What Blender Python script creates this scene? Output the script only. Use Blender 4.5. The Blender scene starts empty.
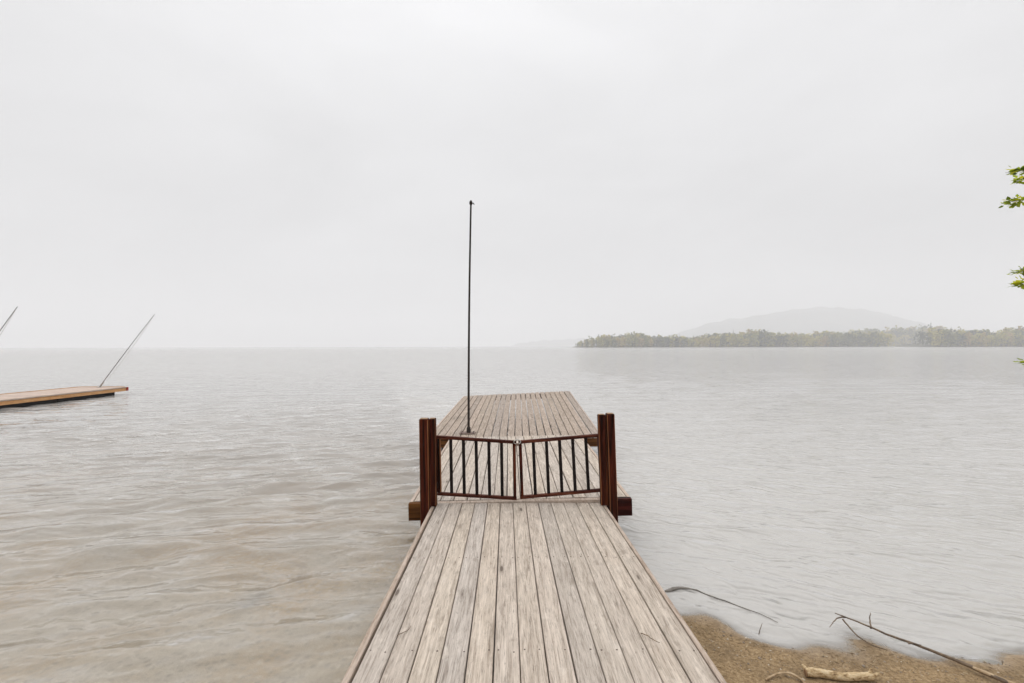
import bpy, math, random
import numpy as np
from mathutils import Vector, Matrix

random.seed(7)
rng = np.random.default_rng(11)
S = bpy.context.scene
COL = S.collection
R = math.radians

# ------------------------------------------------------------------ render settings
S.render.engine = 'CYCLES'
S.cycles.use_denoising = True
try:
    S.cycles.denoising_prefilter = 'ACCURATE'
    S.cycles.denoising_input_passes = 'RGB_ALBEDO_NORMAL'
except Exception: pass
S.cycles.max_bounces = 10
S.cycles.transparent_max_bounces = 12
S.cycles.volume_bounces = 4
S.view_settings.view_transform = 'Standard'
S.view_settings.look = 'None'
S.view_settings.gamma = 1
S.view_settings.exposure = 0.0

# ------------------------------------------------------------------ helpers
class MB:
    """collects shapes; build() links them as ONE mesh object"""
    def __init__(self):
        self.v, self.f, self.m, self.r, self.sm = [], [], [], [], []
    def add(self, vs, fs, mi=0, rnd=None, smooth=False):
        b = len(self.v)
        rnd = random.random() if rnd is None else rnd
        self.v += [tuple(p) for p in vs]
        for f in fs:
            self.f.append([b + i for i in f]); self.m.append(mi); self.r.append(rnd); self.sm.append(smooth)
    def hexa(self, c, mi=0, rnd=None, bev=0.0):
        """c: 8 corners, bottom ring then top ring (ccw from above); the top edges may be bevelled"""
        c = [Vector(p) for p in c]
        if bev <= 0:
            self.add(c, [(3,2,1,0),(4,5,6,7),(0,1,5,4),(1,2,6,5),(2,3,7,6),(3,0,4,7)], mi, rnd); return
        top = c[4:]; cen = sum(top, Vector()) / 4
        ring = [t + (b - t).normalized() * bev for t, b in zip(top, c[:4])]
        ins = []
        for i in range(4):
            p, n = top[i-1] - top[i], top[(i+1) % 4] - top[i]
            ins.append(top[i] + p.normalized() * bev + n.normalized() * bev)
        vs = c[:4] + ring + ins
        fs = [(3,2,1,0),(8,9,10,11)]
        for i in range(4):
            j = (i+1) % 4
            fs += [(i, j, 4+j, 4+i), (4+i, 4+j, 8+j, 8+i)]
        self.add(vs, fs, mi, rnd)
    def box(self, x0, x1, y0, y1, z0, z1, mi=0, rnd=None, bev=0.0):
        self.hexa([(x0,y0,z0),(x1,y0,z0),(x1,y1,z0),(x0,y1,z0),(x0,y0,z1),(x1,y0,z1),(x1,y1,z1),(x0,y1,z1)], mi, rnd, bev)
    def bar(self, a, b, w, h, up=(0,0,1), mi=0, rnd=None, bev=0.0):
        """a rectangular bar from a to b: w across, h along up"""
        a, b = Vector(a), Vector(b); d = (b - a).normalized(); up = Vector(up)
        s = d.cross(up).normalized(); u = s.cross(d).normalized()
        q = [(-1,-1),(1,-1),(1,1),(-1,1)]
        lo = [a + s*(w/2*i) + u*(h/2*j) for i, j in q]; hi = [b + s*(w/2*i) + u*(h/2*j) for i, j in q]
        if bev > 0:
            lo2, hi2 = [], []
            q2 = [(-1,-1,1,0),(1,-1,-1,0),(1,-1,0,1),(1,1,0,-1),(1,1,-1,0),(-1,1,1,0),(-1,1,0,-1),(-1,-1,0,1)]
            for i, j, e, g in q2:
                o = s*(w/2*i + e*bev) + u*(h/2*j + g*bev)
                lo2.append(a + o); hi2.append(b + o)
            n = 8; lo, hi = lo2, hi2
        else: n = 4
        fs = [tuple(reversed(range(n))), tuple(range(n, 2*n))] + [(i, (i+1) % n, n + (i+1) % n, n + i) for i in range(n)]
        self.add(lo + hi, fs, mi, rnd)
    def tube(self, pts, rads, n=8, mi=0, rnd=None, cap=True):
        pts = [Vector(p) for p in pts]
        vs, fs = [], []
        prev = None
        for k, p in enumerate(pts):
            d = (pts[min(k+1, len(pts)-1)] - pts[max(k-1, 0)]).normalized()
            if prev is None:
                s = d.cross(Vector((0,0,1)));
                if s.length < .05: s = d.cross(Vector((1,0,0)))
            else: s = prev - d * prev.dot(d)
            s.normalize(); prev = s; u = d.cross(s)
            r = rads[k] if hasattr(rads, '__len__') else rads
            for i in range(n):
                a = 2*math.pi*i/n
                vs.append(p + s*(r*math.cos(a)) + u*(r*math.sin(a)))
        for k in range(len(pts)-1):
            for i in range(n):
                j = (i+1) % n
                fs.append((k*n+i, k*n+j, (k+1)*n+j, (k+1)*n+i))
        self.add(vs, fs, mi, rnd, True)
        if cap:
            self.add(vs[:n], [tuple(reversed(range(n)))], mi, rnd); self.add(vs[-n:], [tuple(range(n))], mi, rnd)
    def disc(self, c, r, n=8, mi=0, rnd=None, h=0.0015):
        c = Vector(c)
        lo = [c + Vector((r*math.cos(2*math.pi*i/n), r*math.sin(2*math.pi*i/n), 0)) for i in range(n)]
        hi = [p + Vector((0,0,h)) for p in lo]
        self.add(lo + hi, [tuple(range(n, 2*n))] + [(i, (i+1) % n, n + (i+1) % n, n+i) for i in range(n)], mi, rnd)
    def build(self, name, mats, parent=None, kind=None):
        me = bpy.data.meshes.new(name)
        me.from_pydata(self.v, [], self.f)
        mats = mats if isinstance(mats, (list, tuple)) else [mats]
        for m in mats: me.materials.append(m)
        me.polygons.foreach_set('material_index', self.m)
        me.polygons.foreach_set('use_smooth', self.sm)
        at = me.attributes.new('rnd', 'FLOAT', 'FACE'); at.data.foreach_set('value', self.r)
        me.update()
        o = bpy.data.objects.new(name, me); COL.objects.link(o)
        if parent is not None: o.parent = parent; o.matrix_parent_inverse = Matrix.Translation(parent.location).inverted() if parent.type == 'EMPTY' and parent.parent is None else Matrix()
        if kind: o['kind'] = kind
        return o

def tag(o, label=None, cat=None, group=None, kind=None):
    if label: o['label'] = label
    if cat: o['category'] = cat
    if group: o['group'] = group
    if kind: o['kind'] = kind
    return o

def thing(name, label, cat, loc=(0,0,0), group=None):
    o = bpy.data.objects.new(name, None); COL.objects.link(o); o.location = loc
    o.empty_display_size = .2
    return tag(o, label, cat, group)

# ------------------------------------------------------------------ node helpers
def mat(name):
    m = bpy.data.materials.new(name); m.use_nodes = True
    nt = m.node_tree; nt.nodes.clear()
    out = nt.nodes.new('ShaderNodeOutputMaterial')
    return m, nt, out
def N(nt, t, **kw):
    n = nt.nodes.new(t)
    for k, v in kw.items():
        if k.startswith('i_'):
            key = k[2:]; key = int(key) if key.isdigit() else key.replace('_', ' ')
            n.inputs[key].default_value = v
        else: setattr(n, k, v)
    return n
def L(nt, a, b): nt.links.new(a, b)
def ramp(nt, fac, stops, interp='LINEAR'):
    n = nt.nodes.new('ShaderNodeValToRGB'); n.color_ramp.interpolation = interp
    e = n.color_ramp.elements
    while len(e) < len(stops): e.new(.5)
    for el, (p, c) in zip(e, stops):
        el.position = p; el.color = (c, c, c, 1) if not hasattr(c, '__len__') else (*c, 1)
    L(nt, fac, n.inputs[0]); return n.outputs[0]
def mixc(nt, fac, a, b, mode='MIX'):
    n = nt.nodes.new('ShaderNodeMix'); n.data_type = 'RGBA'; n.blend_type = mode
    for sock, v in ((n.inputs[0], fac), (n.inputs[6], a), (n.inputs[7], b)):
        if hasattr(v, 'is_output'): L(nt, v, sock)
        elif sock.type == 'VALUE': sock.default_value = v
        else: sock.default_value = (*v, 1) if hasattr(v, '__len__') else (v, v, v, 1)
    return n.outputs[2]
def mth(nt, op, a, b=None, c=None, clamp=False):
    n = nt.nodes.new('ShaderNodeMath'); n.operation = op; n.use_clamp = clamp
    for i, v in enumerate((a, b, c)):
        if v is None: continue
        if hasattr(v, 'is_output'): L(nt, v, n.inputs[i])
        else: n.inputs[i].default_value = v
    return n.outputs[0]
def coords(nt, scale=(1,1,1), rnd=True, space='Object'):
    tc = N(nt, 'ShaderNodeTexCoord'); mp = N(nt, 'ShaderNodeMapping')
    mp.inputs['Scale'].default_value = scale
    src = tc.outputs[space]
    if rnd:
        at = N(nt, 'ShaderNodeAttribute', attribute_name='rnd')
        m = mth(nt, 'MULTIPLY', at.outputs['Fac'], 37.0)
        cb = N(nt, 'ShaderNodeCombineXYZ'); L(nt, m, cb.inputs[0]); L(nt, mth(nt, 'MULTIPLY', m, 1.7), cb.inputs[1]); L(nt, m, cb.inputs[2])
        ad = N(nt, 'ShaderNodeVectorMath', operation='ADD'); L(nt, src, ad.inputs[0]); L(nt, cb.outputs[0], ad.inputs[1]); src = ad.outputs[0]
    L(nt, src, mp.inputs[0]); return mp.outputs[0]
def noise(nt, vec, scale=1.0, detail=4, rough=.55, dist=0.0):
    n = N(nt, 'ShaderNodeTexNoise', i_Scale=scale, i_Detail=detail, i_Roughness=rough, i_Distortion=dist)
    L(nt, vec, n.inputs['Vector']); return n.outputs['Fac']
def rndattr(nt):
    return N(nt, 'ShaderNodeAttribute', attribute_name='rnd').outputs['Fac']
def bsdf(nt, out, col, rough=.7, bump=None, bstr=.3, bdist=.01, spec=.5, metal=0.0):
    p = N(nt, 'ShaderNodeBsdfPrincipled')
    for sock, v in ((p.inputs['Base Color'], col), (p.inputs['Roughness'], rough), (p.inputs['Metallic'], metal), (p.inputs['Specular IOR Level'], spec)):
        if hasattr(v, 'is_output'): L(nt, v, sock)
        else: sock.default_value = (*v, 1) if hasattr(v, '__len__') else v
    if bump is not None:
        b = N(nt, 'ShaderNodeBump', i_Strength=bstr, i_Distance=bdist); L(nt, bump, b.inputs['Height']); L(nt, b.outputs[0], p.inputs['Normal'])
    L(nt, p.outputs[0], out.inputs[0]); return p

# ------------------------------------------------------------------ materials
def weathered(name, dark, mid, light, axis='Y', stain=(.16,.15,.12), stain_amt=.5, knots=True, contrast=1.0):
    """bare sun bleached boards, grain along one axis"""
    m, nt, out = mat(name)
    def sc(a, b):
        return (a, b, a) if axis == 'Y' else ((b, a, a) if axis == 'X' else (a, a, b))
    v1 = coords(nt, sc(40, 2.4)); v2 = coords(nt, sc(190, 9)); v3 = coords(nt, sc(9, 2.6)); v4 = coords(nt, sc(2.2, 1.4), rnd=False)
    g1 = noise(nt, v1, 1, 6, .68, 1.2); g2 = noise(nt, v2, 1, 4, .75); g3 = noise(nt, v3, 1, 4, .6); g4 = noise(nt, v4, 1, 5, .65)
    c = ramp(nt, g1, [(.28, dark), (.47, mid), (.68, light)])
    fine = ramp(nt, g2, [(.34, .42), (.46, .95), (.66, 1.14)])
    c = mixc(nt, .75 * contrast, c, mixc(nt, 1, c, fine, 'MULTIPLY'))
    r = rndattr(nt)
    tint = ramp(nt, r, [(0, (.86,.85,.85)), (.3, (1.03,1.0,.96)), (.55, (.95,.93,.92)), (.75, (1.06,1.02,.99)), (.9, (.90,.90,.92)), (1, (1.04,.99,.93))])
    c = mixc(nt, 1, c, tint, 'MULTIPLY')
    c = mixc(nt, mth(nt, 'MULTIPLY', ramp(nt, g3, [(.52, 0.0), (.74, 1.0)]), stain_amt * .5), c, tuple(x * .82 for x in mid))
    c = mixc(nt, mth(nt, 'MULTIPLY', ramp(nt, g4, [(.60, 0.0), (.74, 1.0)]), stain_amt * .45), c, stain)
    fl = noise(nt, coords(nt, sc(75, 17)), 1, 5, .75, .4); bl = noise(nt, coords(nt, sc(14, 6)), 1, 4, .6)
    c = mixc(nt, mth(nt, 'MULTIPLY', ramp(nt, fl, [(.30, 1.0), (.40, 0.0)]), .65), c, tuple(x * .55 for x in dark))
    c = mixc(nt, mth(nt, 'MULTIPLY', ramp(nt, bl, [(.60, 0.0), (.72, 1.0)]), .45), c, tuple(x * 1.12 for x in light))
    c = mixc(nt, mth(nt, 'MULTIPLY', ramp(nt, bl, [(.28, 1.0), (.40, 0.0)]), .55), c, tuple(x * .9 for x in dark))
    if knots:
        vk = coords(nt, sc(6.5, 1.5))
        vo = N(nt, 'ShaderNodeTexVoronoi', i_Scale=1.0, i_Randomness=1.0); L(nt, vk, vo.inputs['Vector'])
        # an oval round each cell point, only in a quarter of the cells
        sep = N(nt, 'ShaderNodeSeparateColor'); L(nt, vo.outputs['Color'], sep.inputs[0])
        on = mth(nt, 'GREATER_THAN', sep.outputs[0], .62)
        core = mth(nt, 'MULTIPLY', ramp(nt, vo.outputs['Distance'], [(.05, 1.0), (.095, 0.0)]), on)
        halo = mth(nt, 'MULTIPLY', ramp(nt, vo.outputs['Distance'], [(.06, 1.0), (.20, 0.0)]), on)
        ring = N(nt, 'ShaderNodeMath', operation='SINE'); L(nt, mth(nt, 'MULTIPLY', vo.outputs['Distance'], 140.0), ring.inputs[0])
        rg = mth(nt, 'MULTIPLY_ADD', ring.outputs[0], .3, .45)
        c = mixc(nt, mth(nt, 'MULTIPLY', halo, mth(nt, 'MULTIPLY', rg, .75)), c, tuple(x * .8 for x in dark))
        c = mixc(nt, mth(nt, 'MULTIPLY', core, .8), c, (.085,.06,.045))
    b = mth(nt, 'ADD', mth(nt, 'MULTIPLY', g1, .5), mth(nt, 'MULTIPLY', g2, .9))
    bsdf(nt, out, c, .78, b, .6, .005, .25)
    return m

M = {}
M['deck'] = weathered('weathered_deck_wood', (.26,.212,.170), (.49,.43,.368), (.665,.595,.52))
M['deck_far'] = weathered('weathered_platform_wood', (.17,.135,.105), (.37,.305,.25), (.53,.45,.385), stain_amt=.9)
M['deck_pale'] = weathered('pale_dock_wood', (.40,.31,.25), (.56,.45,.38), (.68,.57,.50), stain_amt=.3)
M['edge_wood'] = weathered('weathered_edge_wood', (.30,.22,.17), (.48,.39,.32), (.62,.53,.46), knots=False)
M['tan_wood'] = weathered('tan_side_board', (.34,.14,.045), (.58,.30,.12), (.70,.45,.24), knots=False)

def stained(name, dark, mid, light, axis='Z', rough=.5):
    m, nt, out = mat(name)
    s1 = {'Z': (30,30,1.3), 'X': (1.3,30,30), 'Y': (30,1.3,30)}[axis]
    s2 = {'Z': (22,22,.7), 'X': (1.8,9,9), 'Y': (9,1.8,9)}[axis]
    g1 = noise(nt, coords(nt, s1), 1, 5, .6, .5); g2 = noise(nt, coords(nt, s2), 1, 4, .6)
    c = ramp(nt, g1, [(.38, dark), (.58, mid), (.8, light)])
    c = mixc(nt, mth(nt, 'MULTIPLY', ramp(nt, g2, [(.58, 0.0), (.75, 1.0)]), .7), c, light)
    bsdf(nt, out, c, rough, g1, .25, .004, .05)
    return m
M['maroon'] = stained('red_brown_stain', (.005,.0015,.001), (.070,.013,.006), (.21,.06,.02), 'Z', .65)
M['maroon_rail'] = stained('red_brown_rail_stain', (.035,.008,.005), (.085,.022,.012), (.22,.085,.048), 'X', .55)
M['lit_worn_edge'] = stained('lit_worn_orange_stain', (.12,.045,.018), (.26,.11,.045), (.42,.23,.12), 'Z', .6)  # orange of wear, with side-lit brightness put into the colour
M['beam_rust'] = stained('orange_brown_beam', (.03,.010,.003), (.14,.055,.014), (.32,.16,.05), 'X', .65)
M['beam_maroon'] = stained('maroon_beam', (.012,.003,.002), (.045,.006,.004), (.10,.02,.012), 'X', .55)
M['under'] = stained('dark_wet_timber', (.012,.009,.007), (.03,.022,.016), (.06,.045,.03), 'Y', .7)

def simple(name, c1, c2, scale=20, rough=.5, metal=0.0, bstr=.2, spec=.5):
    m, nt, out = mat(name)
    n = noise(nt, coords(nt, (1,1,1)), scale, 5, .6)
    bsdf(nt, out, ramp(nt, n, [(.35, c1), (.65, c2)]), rough, n, bstr, .003, spec, metal)
    return m
M['baluster'] = simple('near_black_paint', (.004,.003,.003), (.013,.008,.007), 30, .6, spec=.12)
M['iron'] = simple('dark_painted_iron', (.010,.009,.009), (.035,.024,.019), 25, .6, .0, spec=.2)
M['rust_plate'] = simple('rusty_plate', (.10,.06,.045), (.22,.15,.12), 25, .75)
M['nail'] = simple('rusty_nail', (.05,.035,.028), (.12,.085,.065), 60, .7)
M['zinc'] = simple('dull_zinc', (.35,.34,.32), (.5,.49,.46), 40, .4, .8)
M['glassfibre'] = simple('grey_fibreglass', (.30,.30,.305), (.42,.42,.425), 12, .45)
M['rope'] = simple('pale_rope', (.45,.44,.42), (.62,.6,.57), 60, .9)
M['red'] = simple('faded_red_plastic', (.30,.02,.018), (.42,.04,.03), 20, .4)
M['float'] = simple('black_float', (.006,.005,.005), (.014,.012,.011), 8, .7, spec=.1)
M['bark'] = simple('grey_brown_bark', (.05,.038,.028), (.16,.13,.10), 14, .9, 0, .8)
M['twig'] = simple('dark_wet_twig', (.055,.036,.022), (.20,.135,.08), 22, .6)
M['drift_tan'] = simple('bleached_tan_wood', (.30,.20,.105), (.55,.42,.27), 26, .75)
M['sunken'] = simple('waterlogged_wood', (.13,.115,.10), (.27,.245,.215), 18, .7)
M['cut_end'] = simple('cut_log_end', (.16,.085,.04), (.36,.22,.11), 40, .8)
M['pebble'] = None

# birch-like driftwood: pale peeling bark with dark gashes
m, nt, out = mat('peeling_pale_bark')
v = coords(nt, (22, 55, 55), rnd=False); n1 = noise(nt, v, 1, 5, .65, .4); n2 = noise(nt, coords(nt, (70, 160, 160), rnd=False), 1, 4, .7)
c = ramp(nt, n1, [(.30, (.10,.055,.025)), (.42, (.36,.24,.12)), (.52, (.60,.45,.26)), (.72, (.72,.60,.42))])
c = mixc(nt, .5, c, mixc(nt, 1, c, ramp(nt, n2, [(.3, .5), (.6, 1.1)]), 'MULTIPLY'))
bsdf(nt, out, c, .75, n1, .6, .006, .3); M['pale_bark'] = m

# pebbles and litter
m, nt, out = mat('beach_pebble')
r = rndattr(nt)
c = ramp(nt, r, [(0, (.10,.075,.05)), (.3, (.26,.20,.14)), (.55, (.34,.25,.15)), (.75, (.20,.16,.13)), (.9, (.50,.42,.31)), (1, (.60,.52,.42))])
bsdf(nt, out, c, .7); M['pebble'] = m

# leaves
def leafmat(name, stops, trans=.55):
    m, nt, out = mat(name)
    c = ramp(nt, rndattr(nt), stops)
    d = N(nt, 'ShaderNodeBsdfPrincipled', i_Roughness=.55); L(nt, c, d.inputs['Base Color'])
    t = N(nt, 'ShaderNodeBsdfTranslucent'); L(nt, mixc(nt, 1, c, (1.2,1.35,.5), 'MULTIPLY'), t.inputs[0])
    mx = N(nt, 'ShaderNodeMixShader', i_0=trans); L(nt, d.outputs[0], mx.inputs[1]); L(nt, t.outputs[0], mx.inputs[2])
    L(nt, mx.outputs[0], out.inputs[0]); return m
M['leaf'] = leafmat('spring_leaf', [(0, (.05,.075,.008)), (.2, (.23,.275,.024)), (.7, (.42,.44,.036)), (1, (.62,.52,.06))])
M['leaf_far'] = leafmat('far_foliage', [(0, (.018,.026,.012)), (.25, (.07,.08,.018)), (.5, (.20,.19,.024)), (.75, (.40,.34,.035)), (1, (.30,.19,.05))], .2)

# sand and lake bed: one sheet
SHORE = [(-4000,.5),(-60,.6),(-6,1.2),(-2,1.55),(-.8,1.95),(.3,3.25),(1.0,3.60),(1.36,3.50),(1.65,3.32),(1.97,3.20),(2.6,3.10),(3.4,3.04),(6,2.9),(60,2.0),(4000,1.5)]
sx, sy = [p[0] for p in SHORE], [p[1] for p in SHORE]
def shore(x): return np.interp(x, sx, sy) + .035*np.sin(x*5.1+1) + .02*np.sin(x*13.3) + .10*np.sin(x*.9)*np.clip(np.abs(x)-3,0,3)/3
def bed(x, y):
    s = y - shore(x)
    z = np.where(s > 0, -2.6*(1-np.exp(-np.maximum(s,0)*.055/2.6)), np.minimum(-s*.075, .9 + .004*(-s)))
    near = np.exp(-((x/9)**2 + ((y-3)/9)**2))
    z = z + near*.003*(np.sin(x*7+y*3)+np.sin(y*11-x*4)+np.sin(x*17+y*9)*.6)
    return z
def bedz(x, y): return float(bed(np.array(float(x)), np.array(float(y))))

m, nt, out = mat('sand_and_lake_bed')
tc = N(nt, 'ShaderNodeTexCoord'); ob = tc.outputs['Object']
sep = N(nt, 'ShaderNodeSeparateXYZ'); L(nt, ob, sep.inputs[0])
n1 = noise(nt, ob, 3.0, 6, .65); n2 = noise(nt, ob, 45, 5, .7); n3 = noise(nt, ob, 190, 3, .7)
vo = N(nt, 'ShaderNodeTexVoronoi', i_Scale=23.0); L(nt, ob, vo.inputs['Vector'])
vs = N(nt, 'ShaderNodeSeparateColor'); L(nt, vo.outputs['Color'], vs.inputs[0])
sand = ramp(nt, n2, [(.28, (.13,.078,.034)), (.48, (.33,.22,.108)), (.70, (.53,.385,.22))])
sand = mixc(nt, mth(nt, 'MULTIPLY', ramp(nt, n3, [(.35, 1.0), (.48, 0.0)]), .6), sand, (.06,.04,.022))
sand = mixc(nt, mth(nt, 'MULTIPLY', ramp(nt, n1, [(.42, 0.0), (.62, 1.0)]), .55), sand, (.15,.10,.05))
wet = ramp(nt, mth(nt, 'MULTIPLY_ADD', n1, .03, sep.outputs[2]), [(.012, 1.0), (.024, 0.0)])
sand_w = mixc(nt, wet, sand, mixc(nt, .5, (.40,.305,.215), sand))
# gravel bed under water: rounded pale and dark stones on ochre sand
stone = ramp(nt, vs.outputs[0], [(0, (.30,.255,.21)), (.3, (.42,.37,.31)), (.7, (.54,.48,.40)), (1, (.70,.64,.56))])
n4 = noise(nt, ob, .55, 4, .6, .4)
ochre = mixc(nt, ramp(nt, n4, [(.42, 0.0), (.6, 1.0)]), (.56,.50,.42), (.50,.335,.145))
grav = mixc(nt, ramp(nt, vo.outputs['Distance'], [(.30, .62), (.60, .08)]), ochre, stone)
under = ramp(nt, sep.outputs[2], [(0.0, 1.0), (.006, 0.0)])
under = mth(nt, 'LESS_THAN', sep.outputs[2], -.03)
uw = N(nt, 'ShaderNodeMapRange'); uw.inputs[1].default_value = -.03; uw.inputs[2].default_value = .004; uw.inputs[3].default_value = 1; uw.inputs[4].default_value = 0
L(nt, sep.outputs[2], uw.inputs[0])
n5 = noise(nt, ob, .8, 4, .6, .3)
grav = mixc(nt, mth(nt, 'MULTIPLY', ramp(nt, n5, [(.60, 0.0), (.70, 1.0)]), .6), grav, (.13,.115,.09))
c = mixc(nt, uw.outputs[0], sand_w, grav)
rgh = mth(nt, 'MULTIPLY_ADD', wet, -.55, .85)
hh = mth(nt, 'ADD', n2, mth(nt, 'MULTIPLY', n3, .5))
bsdf(nt, out, c, rgh, hh, .9, .012, .4); M['ground'] = m

# ------------------------------------------------------------------ graded axis for the big sheets
def graded(lo, hi, d0, lin, ratio, c=0.0):
    def half(end):
        out, t, d = [], 0.0, d0
        while t < end:
            out.append(t); 
            if t > lin: d *= ratio
            t += d
        out.append(end); return out
    a = [-t for t in half(c - lo)][::-1][:-1] if lo < c else []
    return np.array(a + half(hi - c)) + c
def sheet(name, X, Y, Z, material, attrs=None, smooth=True):
    nx, ny = len(X), len(Y)
    gx, gy = np.meshgrid(X, Y)
    co = np.stack([gx, gy, Z], -1).reshape(-1, 3).astype(np.float32)
    i = np.arange((nx-1)*(ny-1)); r_, c_ = i // (nx-1), i % (nx-1); a = r_*nx + c_
    quads = np.stack([a, a+1, a+nx+1, a+nx], -1).astype(np.int32).ravel()
    me = bpy.data.meshes.new(name)
    me.vertices.add(nx*ny); me.vertices.foreach_set('co', co.ravel())
    nf = len(i); me.loops.add(nf*4); me.loops.foreach_set('vertex_index', quads)
    me.polygons.add(nf); me.polygons.foreach_set('loop_start', np.arange(0, nf*4, 4, dtype=np.int32)); 
    me.update(calc_edges=True)
    me.polygons.foreach_set('use_smooth', np.ones(nf, dtype=bool))
    for k, v in (attrs or {}).items():
        at = me.attributes.new(k, 'FLOAT', 'POINT'); at.data.foreach_set('value', v.astype(np.float32).ravel())
    me.materials.append(material); me.update()
    o = bpy.data.objects.new(name, me); COL.objects.link(o); o['kind'] = 'structure'
    return o

# ground: beach and lake bed as one sheet to the horizon
X = graded(-4200, 4200, .05, 4.0, 1.035, 1.0); Y = graded(-190, 4300, .05, 3.0, 1.035, 3.0)
gx, gy = np.meshgrid(X, Y)
sheet('ground', X, Y, bed(gx, gy), M['ground'])

# ------------------------------------------------------------------ water
m, nt, out = mat('lake_water')
tc = N(nt, 'ShaderNodeTexCoord'); ob = tc.outputs['Object']
sep = N(nt, 'ShaderNodeSeparateXYZ'); L(nt, ob, sep.inputs[0])
dep = N(nt, 'ShaderNodeAttribute', attribute_name='depth').outputs['Fac']
calm = N(nt, 'ShaderNodeAttribute', attribute_name='calm').outputs['Fac']
def wv(scale, rot):
    mp = N(nt, 'ShaderNodeMapping'); mp.inputs['Scale'].default_value = scale; mp.inputs['Rotation'].default_value = (0,0,rot)
    L(nt, ob, mp.inputs[0]); return mp.outputs[0]
def ripple(lam, rot, slope, dist=3.0, dscale=1.6):
    """coherent wavelets of one wavelength: crests run across, bent and broken by noise"""
    w = N(nt, 'ShaderNodeTexWave', wave_type='BANDS', bands_direction='Y', wave_profile='SIN', i_Scale=.314/lam, i_Distortion=dist, i_Detail=2.0)
    w.inputs['Detail Scale'].default_value = dscale; w.inputs['Detail Roughness'].default_value = .5
    L(nt, wv((1,1,1), rot), w.inputs['Vector'])
    return mth(nt, 'MULTIPLY', w.outputs['Fac'], slope*lam/math.pi)
def add(*a):
    r_ = a[0]
    for x in a[1:]: r_ = mth(nt, 'ADD', r_, x)
    return r_
patch = ramp(nt, noise(nt, wv((.5,.8,1), 0), 1, 3, .5), [(.3, .45), (.65, 1.0)])
left = add(ripple(.23, R(-16), .16, 7, 1.3), ripple(.42, R(-9), .15, 7, 1.1), ripple(.80, R(-22), .11, 5, .7), ripple(.13, R(4), .13, 7, 1.6), ripple(2.1, R(-6), .05, 4, .3))
right = add(ripple(.12, R(30), .19, 7, 1.6), ripple(.19, R(22), .22, 7, 1.3), ripple(.33, R(14), .18, 7, 1.0), ripple(.62, R(28), .08, 5, .6), ripple(2.4, R(12), .04, 4, .3))
mixh = N(nt, 'ShaderNodeMix'); L(nt, calm, mixh.inputs[0]); L(nt, left, mixh.inputs[2]); L(nt, right, mixh.inputs[3])
hgt = mth(nt, 'MULTIPLY', mixh.outputs[0], patch)
bp = N(nt, 'ShaderNodeBump', i_Strength=1.0, i_Distance=1.0); L(nt, hgt, bp.inputs['Height'])
fr = N(nt, 'ShaderNodeFresnel', i_IOR=1.42); L(nt, bp.outputs[0], fr.inputs['Normal'])
gl = N(nt, 'ShaderNodeBsdfGlossy', i_Roughness=.06); L(nt, N(nt, 'ShaderNodeAttribute', attribute_name='chop').outputs['Fac'], gl.inputs['Roughness']); gl.inputs['Color'].default_value = (1,1,1,1); L(nt, bp.outputs[0], gl.inputs['Normal'])
silt_sheen = mixc(nt, calm, (.46,.432,.398), (.47,.455,.432))  # cloudy body; the right side's brighter reflection is painted in as paler silt
deepc = mixc(nt, ramp(nt, dep, [(.12, 0.0), (.9, 1.0)]), silt_sheen, mixc(nt, calm, (.40,.39,.376), (.405,.395,.382)))
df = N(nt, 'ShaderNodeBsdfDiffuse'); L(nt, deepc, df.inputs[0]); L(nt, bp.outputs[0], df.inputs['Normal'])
tr = N(nt, 'ShaderNodeBsdfTransparent'); tr.inputs[0].default_value = (.95,.94,.90,1)
clar = mth(nt, 'POWER', 2.718, mth(nt, 'MULTIPLY', dep, mth(nt, 'MULTIPLY_ADD', calm, -330.0, -2.3)))  # right side turns opaque at once, its pale body painted for sky sheen
turb_sheen = mth(nt, 'SUBTRACT', 1.0, clar, clamp=True)
body = N(nt, 'ShaderNodeMixShader'); L(nt, turb_sheen, body.inputs[0]); L(nt, tr.outputs[0], body.inputs[1]); L(nt, df.outputs[0], body.inputs[2])
fin = N(nt, 'ShaderNodeMixShader'); L(nt, mth(nt, 'MINIMUM', fr.outputs[0], .55), fin.inputs[0]); L(nt, body.outputs[0], fin.inputs[1]); L(nt, gl.outputs[0], fin.inputs[2])
L(nt, fin.outputs[0], out.inputs[0]); M['water'] = m

X = graded(-4200, 4200, .05, 6.0, 1.015, 0.0); Y = graded(1.0, 4300, .035, 7.0, 1.011, 1.0)
gx, gy = np.meshgrid(X, Y)
dX = np.gradient(X)[None,:] + 0*gx; dY = np.gradient(Y)[:,None] + 0*gy
dep_ = np.maximum(-bed(gx, gy), 0)
sm = lambda t: t*t*(3-2*t)
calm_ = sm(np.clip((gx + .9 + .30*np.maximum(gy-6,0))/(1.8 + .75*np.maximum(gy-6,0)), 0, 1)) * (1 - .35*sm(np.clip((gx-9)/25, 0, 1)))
gust = .75 + .35*np.sin(gx*.21+gy*.13+1)*np.sin(gy*.17-gx*.08) + .2*np.sin(gx*.6-gy*.5)
Z = np.zeros_like(gx)
for k in range(90):
    lam = math.exp(random.uniform(math.log(.20), math.log(1.35)))
    th = R(-90 + 10) + random.gauss(0, R(17))
    kx, ky = math.cos(th)*2*math.pi/lam, math.sin(th)*2*math.pi/lam
    amp = .027*lam/(2*math.pi)
    res = np.clip((lam/np.maximum(dX*abs(math.cos(th)) + dY*abs(math.sin(th)), 1e-6) - 2.6)/2, 0, 1)
    Z += amp*res*np.sin(kx*gx + ky*gy + random.uniform(0, 6.28))
Z *= gust * (1 - .40*calm_) * np.clip(dep_/.14, .06, 1)
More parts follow.
